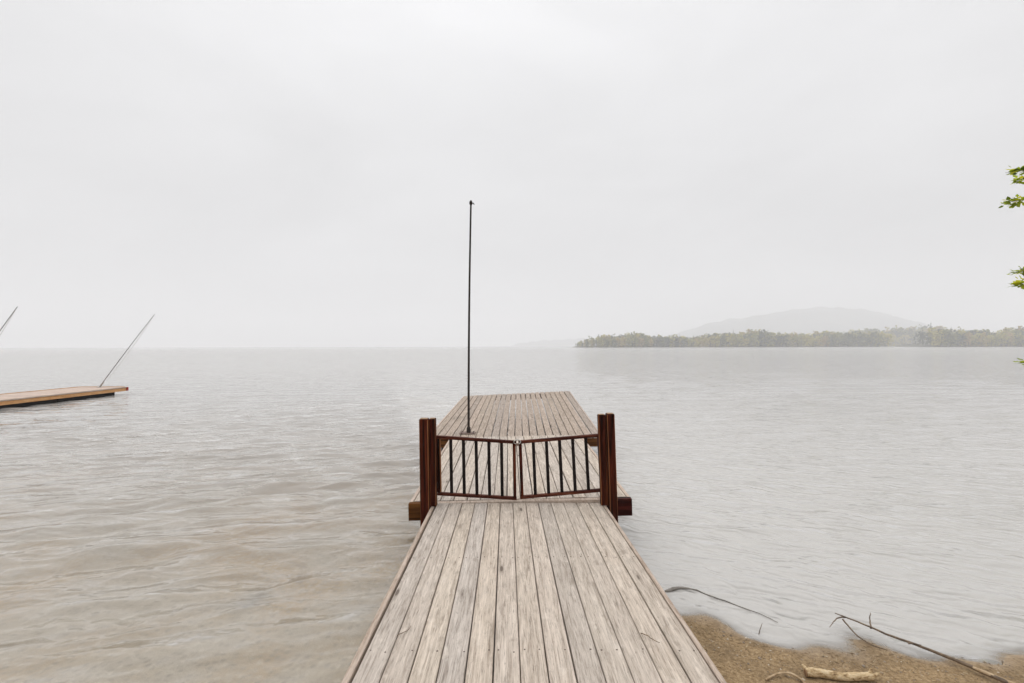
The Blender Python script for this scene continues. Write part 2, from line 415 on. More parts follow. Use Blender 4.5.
Z += .005*np.exp(-((dep_-.012)/.006)**2)*np.exp(-((gx-3)/5)**2)*np.where(gx > .8, 1, 0)*(.6+.4*np.sin(gx*4.3+1))
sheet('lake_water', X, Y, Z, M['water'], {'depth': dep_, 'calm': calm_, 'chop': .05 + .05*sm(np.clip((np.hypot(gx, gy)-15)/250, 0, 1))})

# ------------------------------------------------------------------ decks
def lerp(a, b, t): return Vector(a)*(1-t) + Vector(b)*t
def deck(corners, n, thick, gap, mats, joists, parent, nails=True, jitter=.0025, endjit=.003):
    """corners NL NR FR FL of the top; n boards run from near to far"""
    NL, NR, FR, FL = [Vector(p) for p in corners]
    mb = MB()
    for i in range(n):
        w = 1.0/n; e = gap/(NR-NL).length/2
        g1, g2 = e*random.uniform(.5, 1.7), e*random.uniform(.5, 1.7)
        a, b = i*w + g1, (i+1)*w - g2
        dz = Vector((0, 0, random.uniform(-jitter, jitter)))
        off = random.uniform(-endjit, endjit)
        d = (FL-NL).normalized()
        rn = random.random()
        segs = 10                                           # slight crook along each board
        prev = None
        ph = random.uniform(0, 6.28); am = random.uniform(.1, .35)*e
        rows = []
        for s in range(segs+1):
            t = s/segs
            q0, q1 = lerp(NL, NR, a + am*math.sin(t*5+ph)), lerp(NL, NR, b + am*math.sin(t*5+ph+.4))
            r0, r1 = lerp(FL, FR, a + am*math.sin(t*5+ph)), lerp(FL, FR, b + am*math.sin(t*5+ph+.4))
            l, r_ = lerp(q0, r0, t) + dz, lerp(q1, r1, t) + dz
            if s in (0, segs): l = l + d*off; r_ = r_ + d*off
            rows.append((l, r_))
        bev = .004
        vs, fs = [], []
        for l, r_ in rows:
            x = (r_-l).normalized(); dn = Vector((0,0,1))
            vs += [l - dn*thick, l - dn*bev, l + x*bev, (l+r_)/2 + dn*random.uniform(-.0004,.0004), r_ - x*bev, r_ - dn*bev, r_ - dn*thick]
        for s in range(segs):
            for k in range(6):
                fs.append((s*7+k, (s+1)*7+k, (s+1)*7+k+1, s*7+k+1))
            fs.append((s*7+6, (s+1)*7+6, (s+1)*7, s*7))
        fs.append((0,1,2,3,4,5,6)); B = segs*7; fs.append((B+6,B+5,B+4,B+3,B+2,B+1,B))
        mb.add(vs, fs, 0, rn)
        if nails:
            for t in joists:
                for u in (a + .17*w, b - .17*w):
                    if random.random() < .12: continue
                    p = lerp(lerp(NL, NR, u), lerp(FL, FR, u), t + random.uniform(-.0015,.0015)) + dz
                    mb.disc(p + Vector((random.uniform(-.005,.005), 0, -.0006)), random.uniform(.0042,.0058), 8, 1)
    return mb.build('deck', mats, parent)

# --- near walkway: boards run straight out from the shore
ZN, ZG = .525, .440                                         # top at the shore end and at the gate
def wz(y): return ZN + (ZG-ZN)*(y+2.6)/(4.90+2.6)
WL, WR = -.741, .963
wk = thing('walkway', 'bleached plank walkway running from the sandy shore up to the low gate', 'walkway', (.11, 1.2, 0))
deck([(WL-.022,-2.6,ZN),(WR+.108,-2.6,ZN),(WR-.021,4.836,ZG),(WL,4.836,ZG)], 13, .032, .0066, [M['deck'], M['nail']], [(y+2.6)/7.5 for y in (-2.3,-1.1,.1,1.3,2.5,3.62,4.82)], wk)
mb = MB(); mb.bar((-.795,-2.6,ZN-.074),(-.773,4.83,ZG-.074), .034, .14, mi=0, bev=.005); mb.build('edge_board', M['edge_wood'], wk)
mb = MB(); mb.bar((1.090,-2.6,ZN-.071),(.961,4.83,ZG-.071), .028, .14, mi=0, bev=.005); mb.build('edge_board', M['edge_wood'], wk)
for jx in (-.60, .11, .80):
    mb = MB(); mb.bar((jx,-2.5,ZN-.105),(jx,4.81,ZG-.105), .04, .14); mb.build('joist', M['under'], wk)
for px, py in ((-.66,1.2),(.88,1.2),(-.66,3.9),(.88,3.9)):
    mb = MB(); mb.box(px-.045,px+.045,py-.045,py+.045,-.35,wz(py)-.18); mb.build('leg', M['under'], wk)

# --- second section, wider, behind the gate
TL = -.004; TR = .038                                        # it tips up a little towards the right
sd = thing('dock_section', 'wider weathered dock section lying directly behind the closed gate', 'dock', (.14, 6.6, 0))
SZ = .440
cs = [(-1.00,4.915,SZ+TL),(1.225,4.915,SZ+TR),(1.225,8.27,SZ+TR+.01),(-1.00,8.27,SZ+TL+.01)]
deck(cs, 16, .032, .010, [M['deck'], M['nail']], [.02,.2,.4,.6,.8,.98], sd)
def sz(x): return SZ + TL + (TR-TL)*(x+1.0)/2.265
HB = .172/2 + .004
mb = MB(); mb.bar((-1.035,4.876,sz(-1.035)-HB),(-.78,4.876,sz(-.78)-HB), .070, .172, bev=.004); mb.build('header_beam', M['beam_rust'], sd)
mb = MB(); mb.bar((-.777,4.877,sz(-.777)-HB),(1.00,4.877,sz(1.0)-HB), .068, .172); mb.build('header_beam', M['edge_wood'], sd)
mb = MB(); mb.bar((1.003,4.876,sz(1.003)-HB),(1.262,4.876,sz(1.262)-HB), .070, .172, bev=.004); mb.build('header_beam', M['beam_maroon'], sd)
for sgn, x in ((-1,-1.024),(1,1.246)):
    mb = MB(); mb.bar((x,4.92,sz(x)-.081),(x,8.26,sz(x)-.071), .036, .15, bev=.004); mb.build('edge_board', M['edge_wood'], sd)
for px in (-.85, 1.12):
    for py in (5.3, 7.9):
        mb = MB(); mb.box(px-.045,px+.045,py-.045,py+.045,-.75,sz(px)-.04); mb.build('leg', M['under'], sd)

# --- end platform, a little askew
pf = thing('platform', 'wide square-ended swim platform with fine grey planks at the far end of the dock', 'dock platform', (.15, 11, 0))
NL, NR, FR, FL = (-1.43,8.31,.445),(1.62,8.31,.452),(1.775,14.1,.70),(-1.365,14.5,.515)
deck([NL,NR,FR,FL], 22, .032, .016, [M['deck_far'], M['nail']], [.02,.18,.34,.5,.66,.82,.98], pf, jitter=.004)
def off(p, dx, dy, dz): return Vector(p) + Vector((dx,dy,dz))
mb = MB(); mb.bar(off(NL,-.03,.035,-.108),off(NR,.03,.035,-.108), .07, .15, bev=.004); mb.build('rim_beam', M['beam_rust'], pf)
mb = MB(); mb.bar(off(FL,-.03,-.03,-.108),off(FR,.03,-.03,-.108), .05, .15); mb.build('rim_beam', M['under'], pf)
mb = MB(); mb.bar(off(NL,-.020,.075,-.076),off(FL,-.020,-.06,-.076), .036, .15, bev=.004); mb.build('rim_beam', M['edge_wood'], pf)
mb = MB(); mb.bar(off(NR,.020,.075,-.076),off(FR,.020,-.06,-.076), .036, .15, bev=.004); mb.build('rim_beam', M['edge_wood'], pf)
for px, py, zt in ((-1.2,8.6,.41),(1.4,8.6,.41),(-1.15,14.1,.46),(1.5,13.8,.62)):
    mb = MB(); mb.tube([(px,py,-1.2),(px,py,zt-.02)], .04, 10); mb.build('leg', M['iron'], pf)

# --- flagpole on the platform
px, py, pz = -.745, 8.64, .452
fp = thing('flagpole', 'tall thin dark metal pole on a small base plate on the end platform', 'pole', (px,py,pz))
mb = MB(); mb.hexa([(px-.16,py-.10,pz+.002),(px+.13,py-.115,pz+.002),(px+.13,py+.10,pz+.002),(px-.16,py+.10,pz+.002),
                    (px-.16,py-.10,pz+.016),(px+.13,py-.115,pz+.010),(px+.13,py+.10,pz+.012),(px-.16,py+.10,pz+.018)]); 
for dx, dy in ((-.12,-.07),(.09,-.07),(-.12,.07),(.09,.07)): mb.disc((px+dx,py+dy,pz+.013), .012, 8, 1, h=.012)
mb.build('base_plate', [M['rust_plate'], M['iron']], fp)
top = Vector((px+.05, py, 4.70)); base = Vector((px,py,pz+.015))
mb = MB(); mb.tube([base, base+Vector((0,0,.09)), base+Vector((.001,0,.10)), base+Vector((.001,0,.12))], [.040,.036,.027,.023], 14); mb.build('collar', M['iron'], fp)
pts = [lerp(base+Vector((0,0,.02)), top, t) + Vector((-.012*math.sin(math.pi*t), 0, 0)) for t in [i/12 for i in range(13)]]
mb = MB(); mb.tube(pts, [.022-.006*i/12 for i in range(13)], 12); mb.build('shaft', M['iron'], fp)
mb = MB(); mb.tube([top+Vector((0,0,-.05)), top+Vector((0,0,-.03)), top, top+Vector((0,0,.025)), top+Vector((0,0,.04))], [.019,.030,.030,.02,.004], 10)
mb.tube([top+Vector((.015,0,-.02)), top+Vector((.05,0,-.015)), top+Vector((.058,0,-.045))], .009, 6); mb.build('finial', M['iron'], fp)

# ------------------------------------------------------------------ gate posts and gate
def gate_post(x0, x1, y0, y1, zb, zt, lean, label, mats):
    """square timber post, its top moved sideways by the lean"""
    g = thing('gate_post', label, 'post', ((x0+x1)/2, (y0+y1)/2, zb), 'timber posts that carry the gate')
    mb = MB(); s = math.tan(lean)*(zt-.45); sb = math.tan(lean)*(zb-.45); c = .006
    def ring(z, sh, i): return [(x0+i+sh,y0+i,z),(x1-i+sh,y0+i,z),(x1-i+sh,y1-i,z),(x0+i+sh,y1-i,z)]
    def oct_(z, sh, i=0.0):
        q = c
        return [(x0+q+i+sh,y0+i,z),(x1-q-i+sh,y0+i,z),(x1-i+sh,y0+q+i,z),(x1-i+sh,y1-q-i,z),(x1-q-i+sh,y1-i,z),(x0+q+i+sh,y1-i,z),(x0+i+sh,y1-q-i,z),(x0+i+sh,y0+q+i,z)]
    b, t, k = oct_(zb, sb), oct_(zt-.008, s), oct_(zt, s, .006)
    vs = b + t + k
    fs = [tuple(reversed(range(8)))] + [(i,(i+1)%8,8+(i+1)%8,8+i) for i in range(8)] + [(8+i,8+(i+1)%8,16+(i+1)%8,16+i) for i in range(8)]
    rn = random.random()
    mb.add(vs, fs, 0, rn)
    for i in (7, 1): mb.m[1+i] = 1                            # two arrises orange from wear, with side light painted into the colour
    mb.build('shaft', [mats, M['lit_worn_edge']], g)
    mb = MB(); mb.add([(p[0],p[1],p[2]+.0015) for p in oct_(zt, s, .0075)], [tuple(range(8))], 0); 
    lo = oct_(zt-.001, s, .0075); hi = [(p[0],p[1],p[2]+.0035) for p in lo]
    mb = MB(); mb.add(lo+hi, [tuple(range(8,16))]+[(i,(i+1)%8,8+(i+1)%8,8+i) for i in range(8)]); mb.build('end_grain', M['cut_end'], g)
    return g
gate_post(-.890,-.801,4.700,4.79,-.5,1.322, R(-.7), 'outer red brown timber post left of the gate, nearer the water', M['maroon'])
gate_post(-.800,-.735,4.745,4.825,.441,1.318, R(-.7), 'inner red brown timber post at the left hinge side of the gate', M['maroon'])
gate_post(1.004,1.080,4.690,4.785,-.5,1.368, R(-1.7), 'outer red brown timber post right of the gate, tallest of the four', M['maroon'])
gate_post(.926,1.001,4.745,4.815,.441,1.352, R(-1.7), 'inner red brown timber post at the right hinge side of the gate', M['maroon'])

def gate(x0, x1, zt0, zt1, zb0, zb1, n, lean, label, y=4.848, lit_worn=True):
    """x0 hinge side, x1 free side; the rails sag towards the free side"""
    g = thing('gate', label, 'gate', ((x0+x1)/2, y, .45), 'pair of sagging gate leaves')
    T = lambda t, dz=0: Vector((x0+(x1-x0)*t, y, zt0+(zt1-zt0)*t+dz))
    B = lambda t, dz=0: Vector((x0+(x1-x0)*t + lean*(1-.4*t), y, zb0+(zb1-zb0)*t+dz))
    up = Vector((0,0,1))
    mb = MB(); mb.bar(T(-.022), T(1), .046, .030, bev=.004); mb.build('top_rail', M['maroon_rail'], g)
    mb = MB(); mb.bar(B(-.018), B(1), .040, .030, bev=.004); mb.build('bottom_rail', M['maroon_rail'], g)
    sgn = 1 if x1 > x0 else -1
    for k, t in enumerate((.0, .978)):
        mb = MB(); mb.bar(B(t,.018), T(t,-.018), .032, .036, (0,1,0), bev=.003); 
        if k == 0 and lit_worn:
            o1, o2 = Vector((.0215, 0, .017)), Vector((.0215, 0, -.017)); mb.bar(B(t)+o1, T(t)+o2, .030, .009, (1,0,0), mi=1)  # thin strip on one side: orange wear plus painted side light
        mb.build('stile', [M['maroon'], M['lit_worn_edge']], g)
    for i in range(n):
        t = .978*(i+1)/(n+1)
        mb = MB(); mb.tube([B(t,.017), T(t,-.017)], .0168, 10, cap=False); mb.build('baluster', M['baluster'], g)
    for z in (.16, .86):
        p = B(.0).lerp(T(.0), z)
        mb = MB(); mb.box(p.x-.012-.02*sgn, p.x+.012-.02*sgn, y-.034, y-.021, p.z-.03, p.z+.03, bev=.003); mb.build('hinge', M['iron'], g)
    return g
gate(-.733, .068, 1.116, 1.060, .536, .484, 5, .010, 'left gate leaf of black balusters between sagging red brown rails')
gate(.922, .094, 1.128, 1.060, .566, .494, 5, .030, 'right gate leaf whose black balusters lean to the right', lit_worn=False)

lt = thing('gate_latch', 'small metal clasp and chain loop holding the two gate leaves shut', 'latch', (.08,4.82,1.065))
mb = MB()
pts = [(.081+.034*math.cos(a), 4.818+.004*math.sin(2*a), 1.068+.022*math.sin(a)) for a in [2*math.pi*i/20 for i in range(21)]]
mb.tube(pts, .006, 7, cap=False); mb.build('chain_loop', M['zinc'], lt)
mb = MB(); mb.box(.066,.098,4.808,4.822,1.030,1.055, bev=.003); mb.build('clasp', M['rust_plate'], lt)

# ------------------------------------------------------------------ far left floating dock with mooring whips
fd = thing('floating_dock', 'low floating dock with tan side boards out on the water, running to the left edge', 'dock', (-17.5, 14, 0))
ZD = .32
a, b, c_, d_ = (-18.840,2.5,ZD),(-16.690,2.5,ZD),(-16.690,20.5,ZD),(-18.590,20.5,ZD)
mb = MB()
nb = 126
for i in range(nb):
    y0 = 2.5 + 18*i/nb; t = i/nb
    xl = -18.840+.25*t
    mb.box(xl, -16.690, y0+.004, y0+18/nb-.004, ZD-.03, ZD+random.uniform(-.003,.003))
mb.build('deck', M['deck_pale'], fd)
mb = MB(); mb.bar((-16.655,2.5,ZD-.018),(-16.655,20.56,ZD-.018), .06, .045, bev=.004); mb.build('edge_board', M['edge_wood'], fd)
mb = MB(); mb.bar((-16.670,2.5,ZD-.112),(-16.670,20.56,ZD-.112), .04, .125, bev=.004); mb.build('side_board', M['tan_wood'], fd)
mb = MB(); mb.bar((-18.640,20.535,ZD-.065),(-16.700,20.535,ZD-.065), .04, .17, bev=.004); mb.build('end_board', M['tan_wood'], fd)
mb = MB(); mb.bar((-18.875,2.5,ZD-.065),(-18.630,20.5,ZD-.065), .04, .17, bev=.004); mb.build('side_board', M['tan_wood'], fd)
for k in range(6):
    y0 = 2.6+3.0*k; mb = MB(); mb.box(-18.440,-16.760,y0,min(y0+2.94, 20.1),-.22,ZD-.175); mb.build('float', M['float'], fd)
mb = MB(); mb.box(-16.700,-16.595,20.565,20.62,ZD-.17,ZD-.01, bev=.005); mb.build('bumper', M['red'], fd)

def whip(base, tip, label, sag=.05):
    base, tip = Vector(base), Vector(tip)
    w = thing('mooring_whip', label, 'mooring whip', base, 'mooring whips on the floating dock')
    mb = MB(); mb.box(base.x-.09,base.x+.09,base.y-.07,base.y+.07,base.z,base.z+.02, bev=.004)
    mb.tube([base, base + (tip-base).normalized()*.28], .032, 10); mb.build('bracket', M['zinc'], w)
    pts = []
    for i in range(13):
        t = i/12; p = lerp(base+Vector((0,0,.02)), tip, t); p += Vector((-.008,0,.015))*math.sin(math.pi*t); pts.append(p)
    mb = MB(); mb.tube(pts, [(.023-.011*i/12) for i in range(13)], 8); mb.build('shaft', M['glassfibre'], w)
    pts = [lerp(tip, lerp(base, tip, .12)+Vector((.09,0,-.02)), t) + Vector((.04*math.sin(math.pi*t), 0, -.03*math.sin(math.pi*t))) for t in [i/10 for i in range(11)]]
    mb = MB(); mb.tube(pts, .006, 5); mb.build('line', M['rope'], w)
whip((-17.62,20.35,ZD+.003), (-15.28,20.35,3.45), 'thin grey mooring whip leaning out from the far end of the floating dock')
whip((-18.45,15.7,ZD+.003), (-16.32,15.7,3.40), 'grey mooring whip whose tip leans in at the left picture edge')

# ------------------------------------------------------------------ driftwood on the beach
def tanx(px): return math.tan(math.atan((px-512)/470) + R(.366))
def ground_pt(px, py, dz=0.0):
    """walk a sight line down to the ground or the water"""
    f = 470.0
    for d in np.arange(2.0, 12, .004):
        x = tanx(px)*d; z = 2.05-(py-346)/f*d
        if z <= max(bedz(x, d), 0.0): break
    return Vector((x, d, max(bedz(x, d), 0.0)+dz))
def bez(pts, n=18, jit=0.0):
    pts = [Vector(p) for p in pts]; out = []
    m_ = len(pts)-1
    for i in range(n+1):
        t = i/n*m_; k = min(int(t), m_-1); u = t-k
        p0, p1, p2, p3 = pts[max(k-1,0)], pts[k], pts[k+1], pts[min(k+2,m_)]
        q = .5*((2*p1)+(p2-p0)*u+(2*p0-5*p1+4*p2-p3)*u*u+(3*p1-p0-3*p2+p3)*u**3)
        out.append(q + Vector((random.uniform(-jit,jit),random.uniform(-jit,jit),random.uniform(-jit,jit))))
    return out

g = ground_pt
br = thing('driftwood_branch', 'long thin dark branch with a forked tip lying from the sand into the shallows', 'branch', g(960,672))
P = [g(1004,690,.03), g(965,672,.03), g(925,656,.035), g(885,643,.05), g(850,631,.075), g(832,626,.09)]
mb = MB(); pts = bez(P, 26, .0022); mb.tube(pts, [.0135-.0105*i/26 for i in range(27)], 8); mb.build('stem', M['twig'], br)
mb = MB(); q = bez([P[0]+Vector((.02,-.02,.001)), lerp(P[0],P[1],.5)+Vector((0,0,.0025)), P[1]+Vector((0,0,.002))], 6); mb.tube(q, [.015,.0145,.0125,.0125,.0115,.009,.003], 8); mb.build('bare_wood', M['drift_tan'], br)
for P2 in ([g(840,630,.075), g(852,638,.03), g(868,646,.006), g(884,651,.002)], [g(843,629,.08), g(834,629,.07), g(827,634,.045)], [g(868,637,.055), g(867,632,.09), g(868,629,.11)], [g(905,650,.04), g(918,655,.06)]):
    mb = MB(); q = bez(P2, 10, .002); mb.tube(q, [.006-.0042*i/10 for i in range(11)], 6); mb.build('twig', M['twig'], br)

lg = thing('driftwood_log', 'short pale peeling log lying on the brown sand', 'log', g(838,678))
A, B = g(803,677,.024), g(870,682,.024)
q = [lerp(A, B, t) + Vector((0, .006*math.sin(t*9), .004*math.sin(t*6+1))) for t in [i/16 for i in range(17)]]
mb = MB(); mb.tube(q, [.021,.025,.026,.024,.025,.024,.023,.024,.023,.0225,.023,.022,.023,.022,.021,.024,.020], 14); mb.build('trunk', M['pale_bark'], lg)
mb = MB(); d = (A-B).normalized(); mb.tube([A, A+d*.004], [.0205,.0195], 14); mb.build('cut_end', M['cut_end'], lg)
for t, dv in ((.06,(-.02,.02,.022)),(.93,(.02,.01,.028)),(.97,(.035,.012,.006))):
    p = lerp(A,B,t); mb = MB(); mb.tube([p, p+Vector(dv), p+Vector(dv)*1.5], [.014,.011,.007], 8); mb.build('stub', M['pale_bark'], lg)

def stick(name, label, P, r0, r1, material, n=14, cat='stick'):
    mb = MB(); q = bez(P, n, .0015); mb.tube(q, [r0+(r1-r0)*i/n for i in range(n+1)], 7)
    return tag(mb.build(name, material), label, cat)
stick('bent_stick', 'small pale bent stick arching over the sand left of the log', [g(763,681,.006), g(772,677,.015), g(785,676,.02), g(796,680,.014), g(803,686,.008)], .006, .007, M['drift_tan'])
def sunk(px, py):
    p = g(px, py); return Vector((p.x, p.y, .006))
sb = thing('sunken_branch', 'dark waterlogged branch curving through the shallows beside the walkway', 'branch', sunk(700,596))
mb = MB(); q = bez([sunk(668,590), sunk(676,588), sunk(692,590), sunk(710,597), sunk(735,606), sunk(760,616), sunk(776,624)], 22, .003); mb.tube(q, [.0075-.0055*i/22 for i in range(23)], 7); mb.build('stem', M['sunken'], sb)
mb = MB(); q = bez([sunk(666,592)+Vector((-.02,0,.001)), sunk(670,591)+Vector((0,0,.004)), sunk(677,589)+Vector((0,0,.003)), sunk(686,589)], 8, .002); mb.tube(q, [.006,.012,.014,.013,.011,.010,.009,.008,.006], 8); mb.build('knot', M['sunken'], sb)
stick('upright_twig', 'tiny grey twig standing up at the edge of the sand', [g(756,637,-.01), g(758,632,.02), g(760,630,.045)], .0035, .0015, M['twig'], 8, 'twig')

def on_deck(px, py, dz=.006):
    y = 1.62*470/(py-346)
    for _ in range(4): y = (2.05-wz(y))*470/(py-346)
    return Vector((tanx(px)*y, y, wz(y)+dz))
stick('small_twig', 'small dark curved twig lying on the right half of the walkway', [on_deck(639,633), on_deck(646,637,.012), on_deck(652,641,.01), on_deck(658,643)], .0028, .0016, M['twig'], 8, 'twig')
stick('small_twig', 'small broken dark twig lying near the left edge of the walkway', [on_deck(397,634), on_deck(403,632,.01), on_deck(408,629,.008), on_deck(411,624)], .0022, .0014, M['twig'], 8, 'twig')

# beach litter and pebbles: nobody could count them
mb = MB()
cnt = 0
ico = [Vector(v).normalized() for v in ((0,0,1),(1,0,.2),(.3,.95,.2),(-.8,.6,.2),(-.8,-.6,.2),(.3,-.95,.2),(0,0,-1))]
icf = [(0,1,2),(0,2,3),(0,3,4),(0,4,5),(0,5,1),(6,2,1),(6,3,2),(6,4,3),(6,5,4),(6,1,5)]
while cnt < 3400:
    x = random.uniform(1.06, 6.5); s = abs(random.gauss(0, .5)) if random.random() < .7 else random.uniform(0, 1.7)
    y = float(shore(np.array(x))) - s + random.uniform(-.04,.10)
    if y > float(shore(np.array(x))) + .18: continue
    z = bedz(x, y); r = .0026*math.exp(random.gauss(.0, .6)); r = min(r, .015)
    fl = random.uniform(.4,.9); an = random.uniform(0,6.28)
    vs = []
    for v in ico:
        w = v*r*random.uniform(.8,1.2); vs.append((x + w.x*math.cos(an)*1.3 - w.y*math.sin(an), y + w.x*math.sin(an)*1.3 + w.y*math.cos(an), z + r*.25 + w.z*fl))
    mb.add(vs, icf, 0); cnt += 1
tag(mb.build('pebbles', M['pebble']), kind='stuff')
mb = MB()
for k in range(1300):
    x = random.uniform(1.06, 5.5); s = abs(random.gauss(.16, .14))
    y = float(shore(np.array(x))) - s + .05*math.sin(x*3)
    z = bedz(x, y); an = random.uniform(0,6.28); l = random.uniform(.008,.035); w = random.uniform(.0008,.0022)
    d = Vector((math.cos(an), math.sin(an), random.uniform(-.1,.35))); p = Vector((x,y,z+.002)); sd_ = Vector((-d.y,d.x,0))*w
    mb.add([p-d*l/2-sd_, p+d*l/2-sd_*.4, p+d*l/2+sd_*.4, p-d*l/2+sd_, p+Vector((0,0,w*1.5))], [(0,1,4),(1,2,4),(2,3,4),(3,0,4)], 0)
m, nt, out = mat('plant_litter'); bsdf(nt, out, ramp(nt, rndattr(nt), [(0,(.10,.065,.035)),(.35,(.20,.13,.065)),(.75,(.36,.26,.14)),(1,(.55,.45,.30))]), .8)
tag(mb.build('plant_litter', m), kind='stuff')

# ------------------------------------------------------------------ leafy tree at the right
tr_x, tr_y = 8.6, 2.4
tree = thing('leafy_tree', 'tree at the right edge with only tips of its bright green leaves in view', 'tree', (tr_x, tr_y, bedz(tr_x,tr_y)))
base = Vector((tr_x, tr_y, bedz(tr_x,tr_y)-.1))
tp = bez([base, base+Vector((-.08,.05,1.2)), base+Vector((.05,.1,2.8)), base+Vector((-.05,.25,4.6)), base+Vector((.1,.3,6.8))], 20, .012)
mb = MB(); mb.tube(tp, [.17-.13*i/20 for i in range(21)], 14); mb.build('trunk', M['bark'], tree)
def leafpt(px, py, d): return Vector((tanx(px)*d, d, 2.05-(py-346)/470*d))
limbs = []
targets = [leafpt(1014,171,5.2), leafpt(1019,180,5.3), leafpt(1009,202,5.0), leafpt(1017,285,5.1), leafpt(1018,272,5.4), leafpt(1024,363,5.0)]
lb = MB(); crown = MB()
def leaf(p, d, L_, droop):
    d = d.normalized(); s = d.cross(Vector((0,0,1))); s = s.normalized() if s.length > .01 else Vector((1,0,0))
    s = (s + Vector((0,0,random.uniform(-.5,.5)))).normalized(); n = d.cross(s)
    w = L_*.42; rn = random.random()
    vs = [p, p+d*L_*.3+s*w-n*L_*.05, p+d*L_*.65+s*w*.8-n*L_*.04, p+d*L_-n*L_*droop, p+d*L_*.65-s*w*.8-n*L_*.04, p+d*L_*.3-s*w-n*L_*.05, p+d*L_*.5]
    crown.add(vs, [(0,6,1),(1,6,2),(2,6,3),(3,6,4),(4,6,5),(5,6,0)], 0, rn)
def spray(pts, count, size, spread):
    n = len(pts)
    for k in range(count):
        t = random.uniform(.25, 1)**.8; i = min(int(t*(n-1)), n-2); p = lerp(pts[i], pts[i+1], t*(n-1)-i); d = pts[i+1]-pts[i]
        sd_ = Vector((random.gauss(0,1), random.gauss(0,1), random.gauss(-.1,.35))).normalized()
        q = p + sd_*random.uniform(0, spread)
        leaf(q, d.normalized()*.6 + sd_, size*random.uniform(.6,1.15), random.uniform(.05,.3))
for T_ in targets:
    st = tp[min(range(len(tp)), key=lambda i: abs(tp[i].z - (T_.z - .45)))]
    mid = lerp(st, T_, .5) + Vector((0, .1, .22))
    q = bez([st, mid, lerp(st, T_, .8)+Vector((0,0,.10)), T_], 16, .008)
    lb.tube(q, [.035-.0325*i/16 for i in range(17)], 7)
    spray(q[13:], 90, .056, .055)
    for j in range(5, 13):
        e = q[j] + Vector((random.uniform(-.1,.4), random.uniform(-.6,.1), random.uniform(-.1,.35)))
        if e.x/max(e.y,.1) < 1.18: e.x = 1.2*e.y
        qq = bez([q[j], lerp(q[j], e, .5)+Vector((0,0,.05)), e], 6, .004); lb.tube(qq, [.010-.0012*i for i in range(7)], 5); spray(qq, 26, .06, .10)
for k in range(46):                                          # rest of the crown, out of the picture to the right
    i = random.randint(6, 20); st = tp[i]; an = random.uniform(0, 6.28)
    e = st + Vector((math.cos(an)*random.uniform(.7,2.2), math.sin(an)*random.uniform(.7,2.0), random.uniform(.1,1.1)))
    if e.y > .3 and e.x/e.y < 1.22: e.x = 1.25*e.y
    q = bez([st, lerp(st,e,.5)+Vector((0,0,.12)), e], 8, .01); lb.tube(q, [.03-.0033*j for j in range(9)], 6); spray(q, 90, .065, .30)
lb.build('limbs', M['bark'], tree); crown.build('crown', M['leaf'], tree)

# ------------------------------------------------------------------ far shore: land, woods, hills
def hx(px, d): return tanx(px)*d
def hz(py, d): return 2.05 + (346-py)/470*d
m, nt, out = mat('far_shore_earth')
n1 = noise(nt, coords(nt, (1,1,1), rnd=False), .08, 5, .6)
bsdf(nt, out, ramp(nt, n1, [(.35, (.05,.045,.03)), (.65, (.13,.12,.08))]), .9); M['earth'] = m
m, nt, out = mat('forest_hill')
n1 = noise(nt, coords(nt, (1,1,1.6), rnd=False), .02, 8, .65); n2 = noise(nt, coords(nt, (1,1,1), rnd=False), .12, 4, .7)
bsdf(nt, out, ramp(nt, n1, [(.35, (.03,.04,.02)), (.65, (.07,.075,.035))]), .95, n2, 1.0, 6.0, .1); M['hill'] = m

def ridge(name, prof, d, depth, material, seed, amp, step=6.0):
    xs = np.arange(hx(prof[0][0], d), hx(prof[-1][0], d), step)
    zs = np.interp(xs, [hx(p[0], d) for p in prof], [hz(p[1], d) for p in prof])
    ker = np.hanning(15); ker /= ker.sum(); zs = np.convolve(np.pad(zs, 7, 'edge'), ker, 'valid')
    ys = np.linspace(-1, 1, 61)
    gx, gt = np.meshgrid(xs, ys); prof2 = np.cos(gt*math.pi/2)**1.3
    r = np.random.default_rng(seed); nz = np.zeros_like(gx)
    for k in range(40):
        lam = math.exp(r.uniform(math.log(14), math.log(160))); th = r.uniform(0, 6.28)
        nz += lam*.02*np.sin((gx*math.cos(th) + gt*depth*math.sin(th))*2*math.pi/lam + r.uniform(0,6.28))
    nz += r.normal(0, amp, gx.shape)
    Z = (zs[None,:]+1.5)*prof2 - 1.5 + nz*np.clip(prof2*3,0,1)*np.clip((zs[None,:])/25,0,1)*.5
    return xs, d+ys*depth, Z
def far_sheet(name, xs, ys, Z, material): return sheet(name, xs, ys, Z, material)
xs, ys, Z = ridge('hill', [(612,352),(645,346),(690,331),(715,323),(750,317.5),(785,312),(820,308.5),(850,310),(868,313.5),(884,318.5),(896,324.5),(907,332),(925,340),(945,346),(960,352)], 2450, 500, M['hill'], 3, 1.6)
far_sheet('hill', xs, ys, Z, M['hill'])
xs, ys, Z = ridge('far_hill', [(505,348),(520,343),(545,341),(575,339.5),(640,337),(700,338),(760,352)], 3000, 220, M['hill'], 5, 1.2)
far_sheet('far_hill', xs, ys, Z, M['hill'])

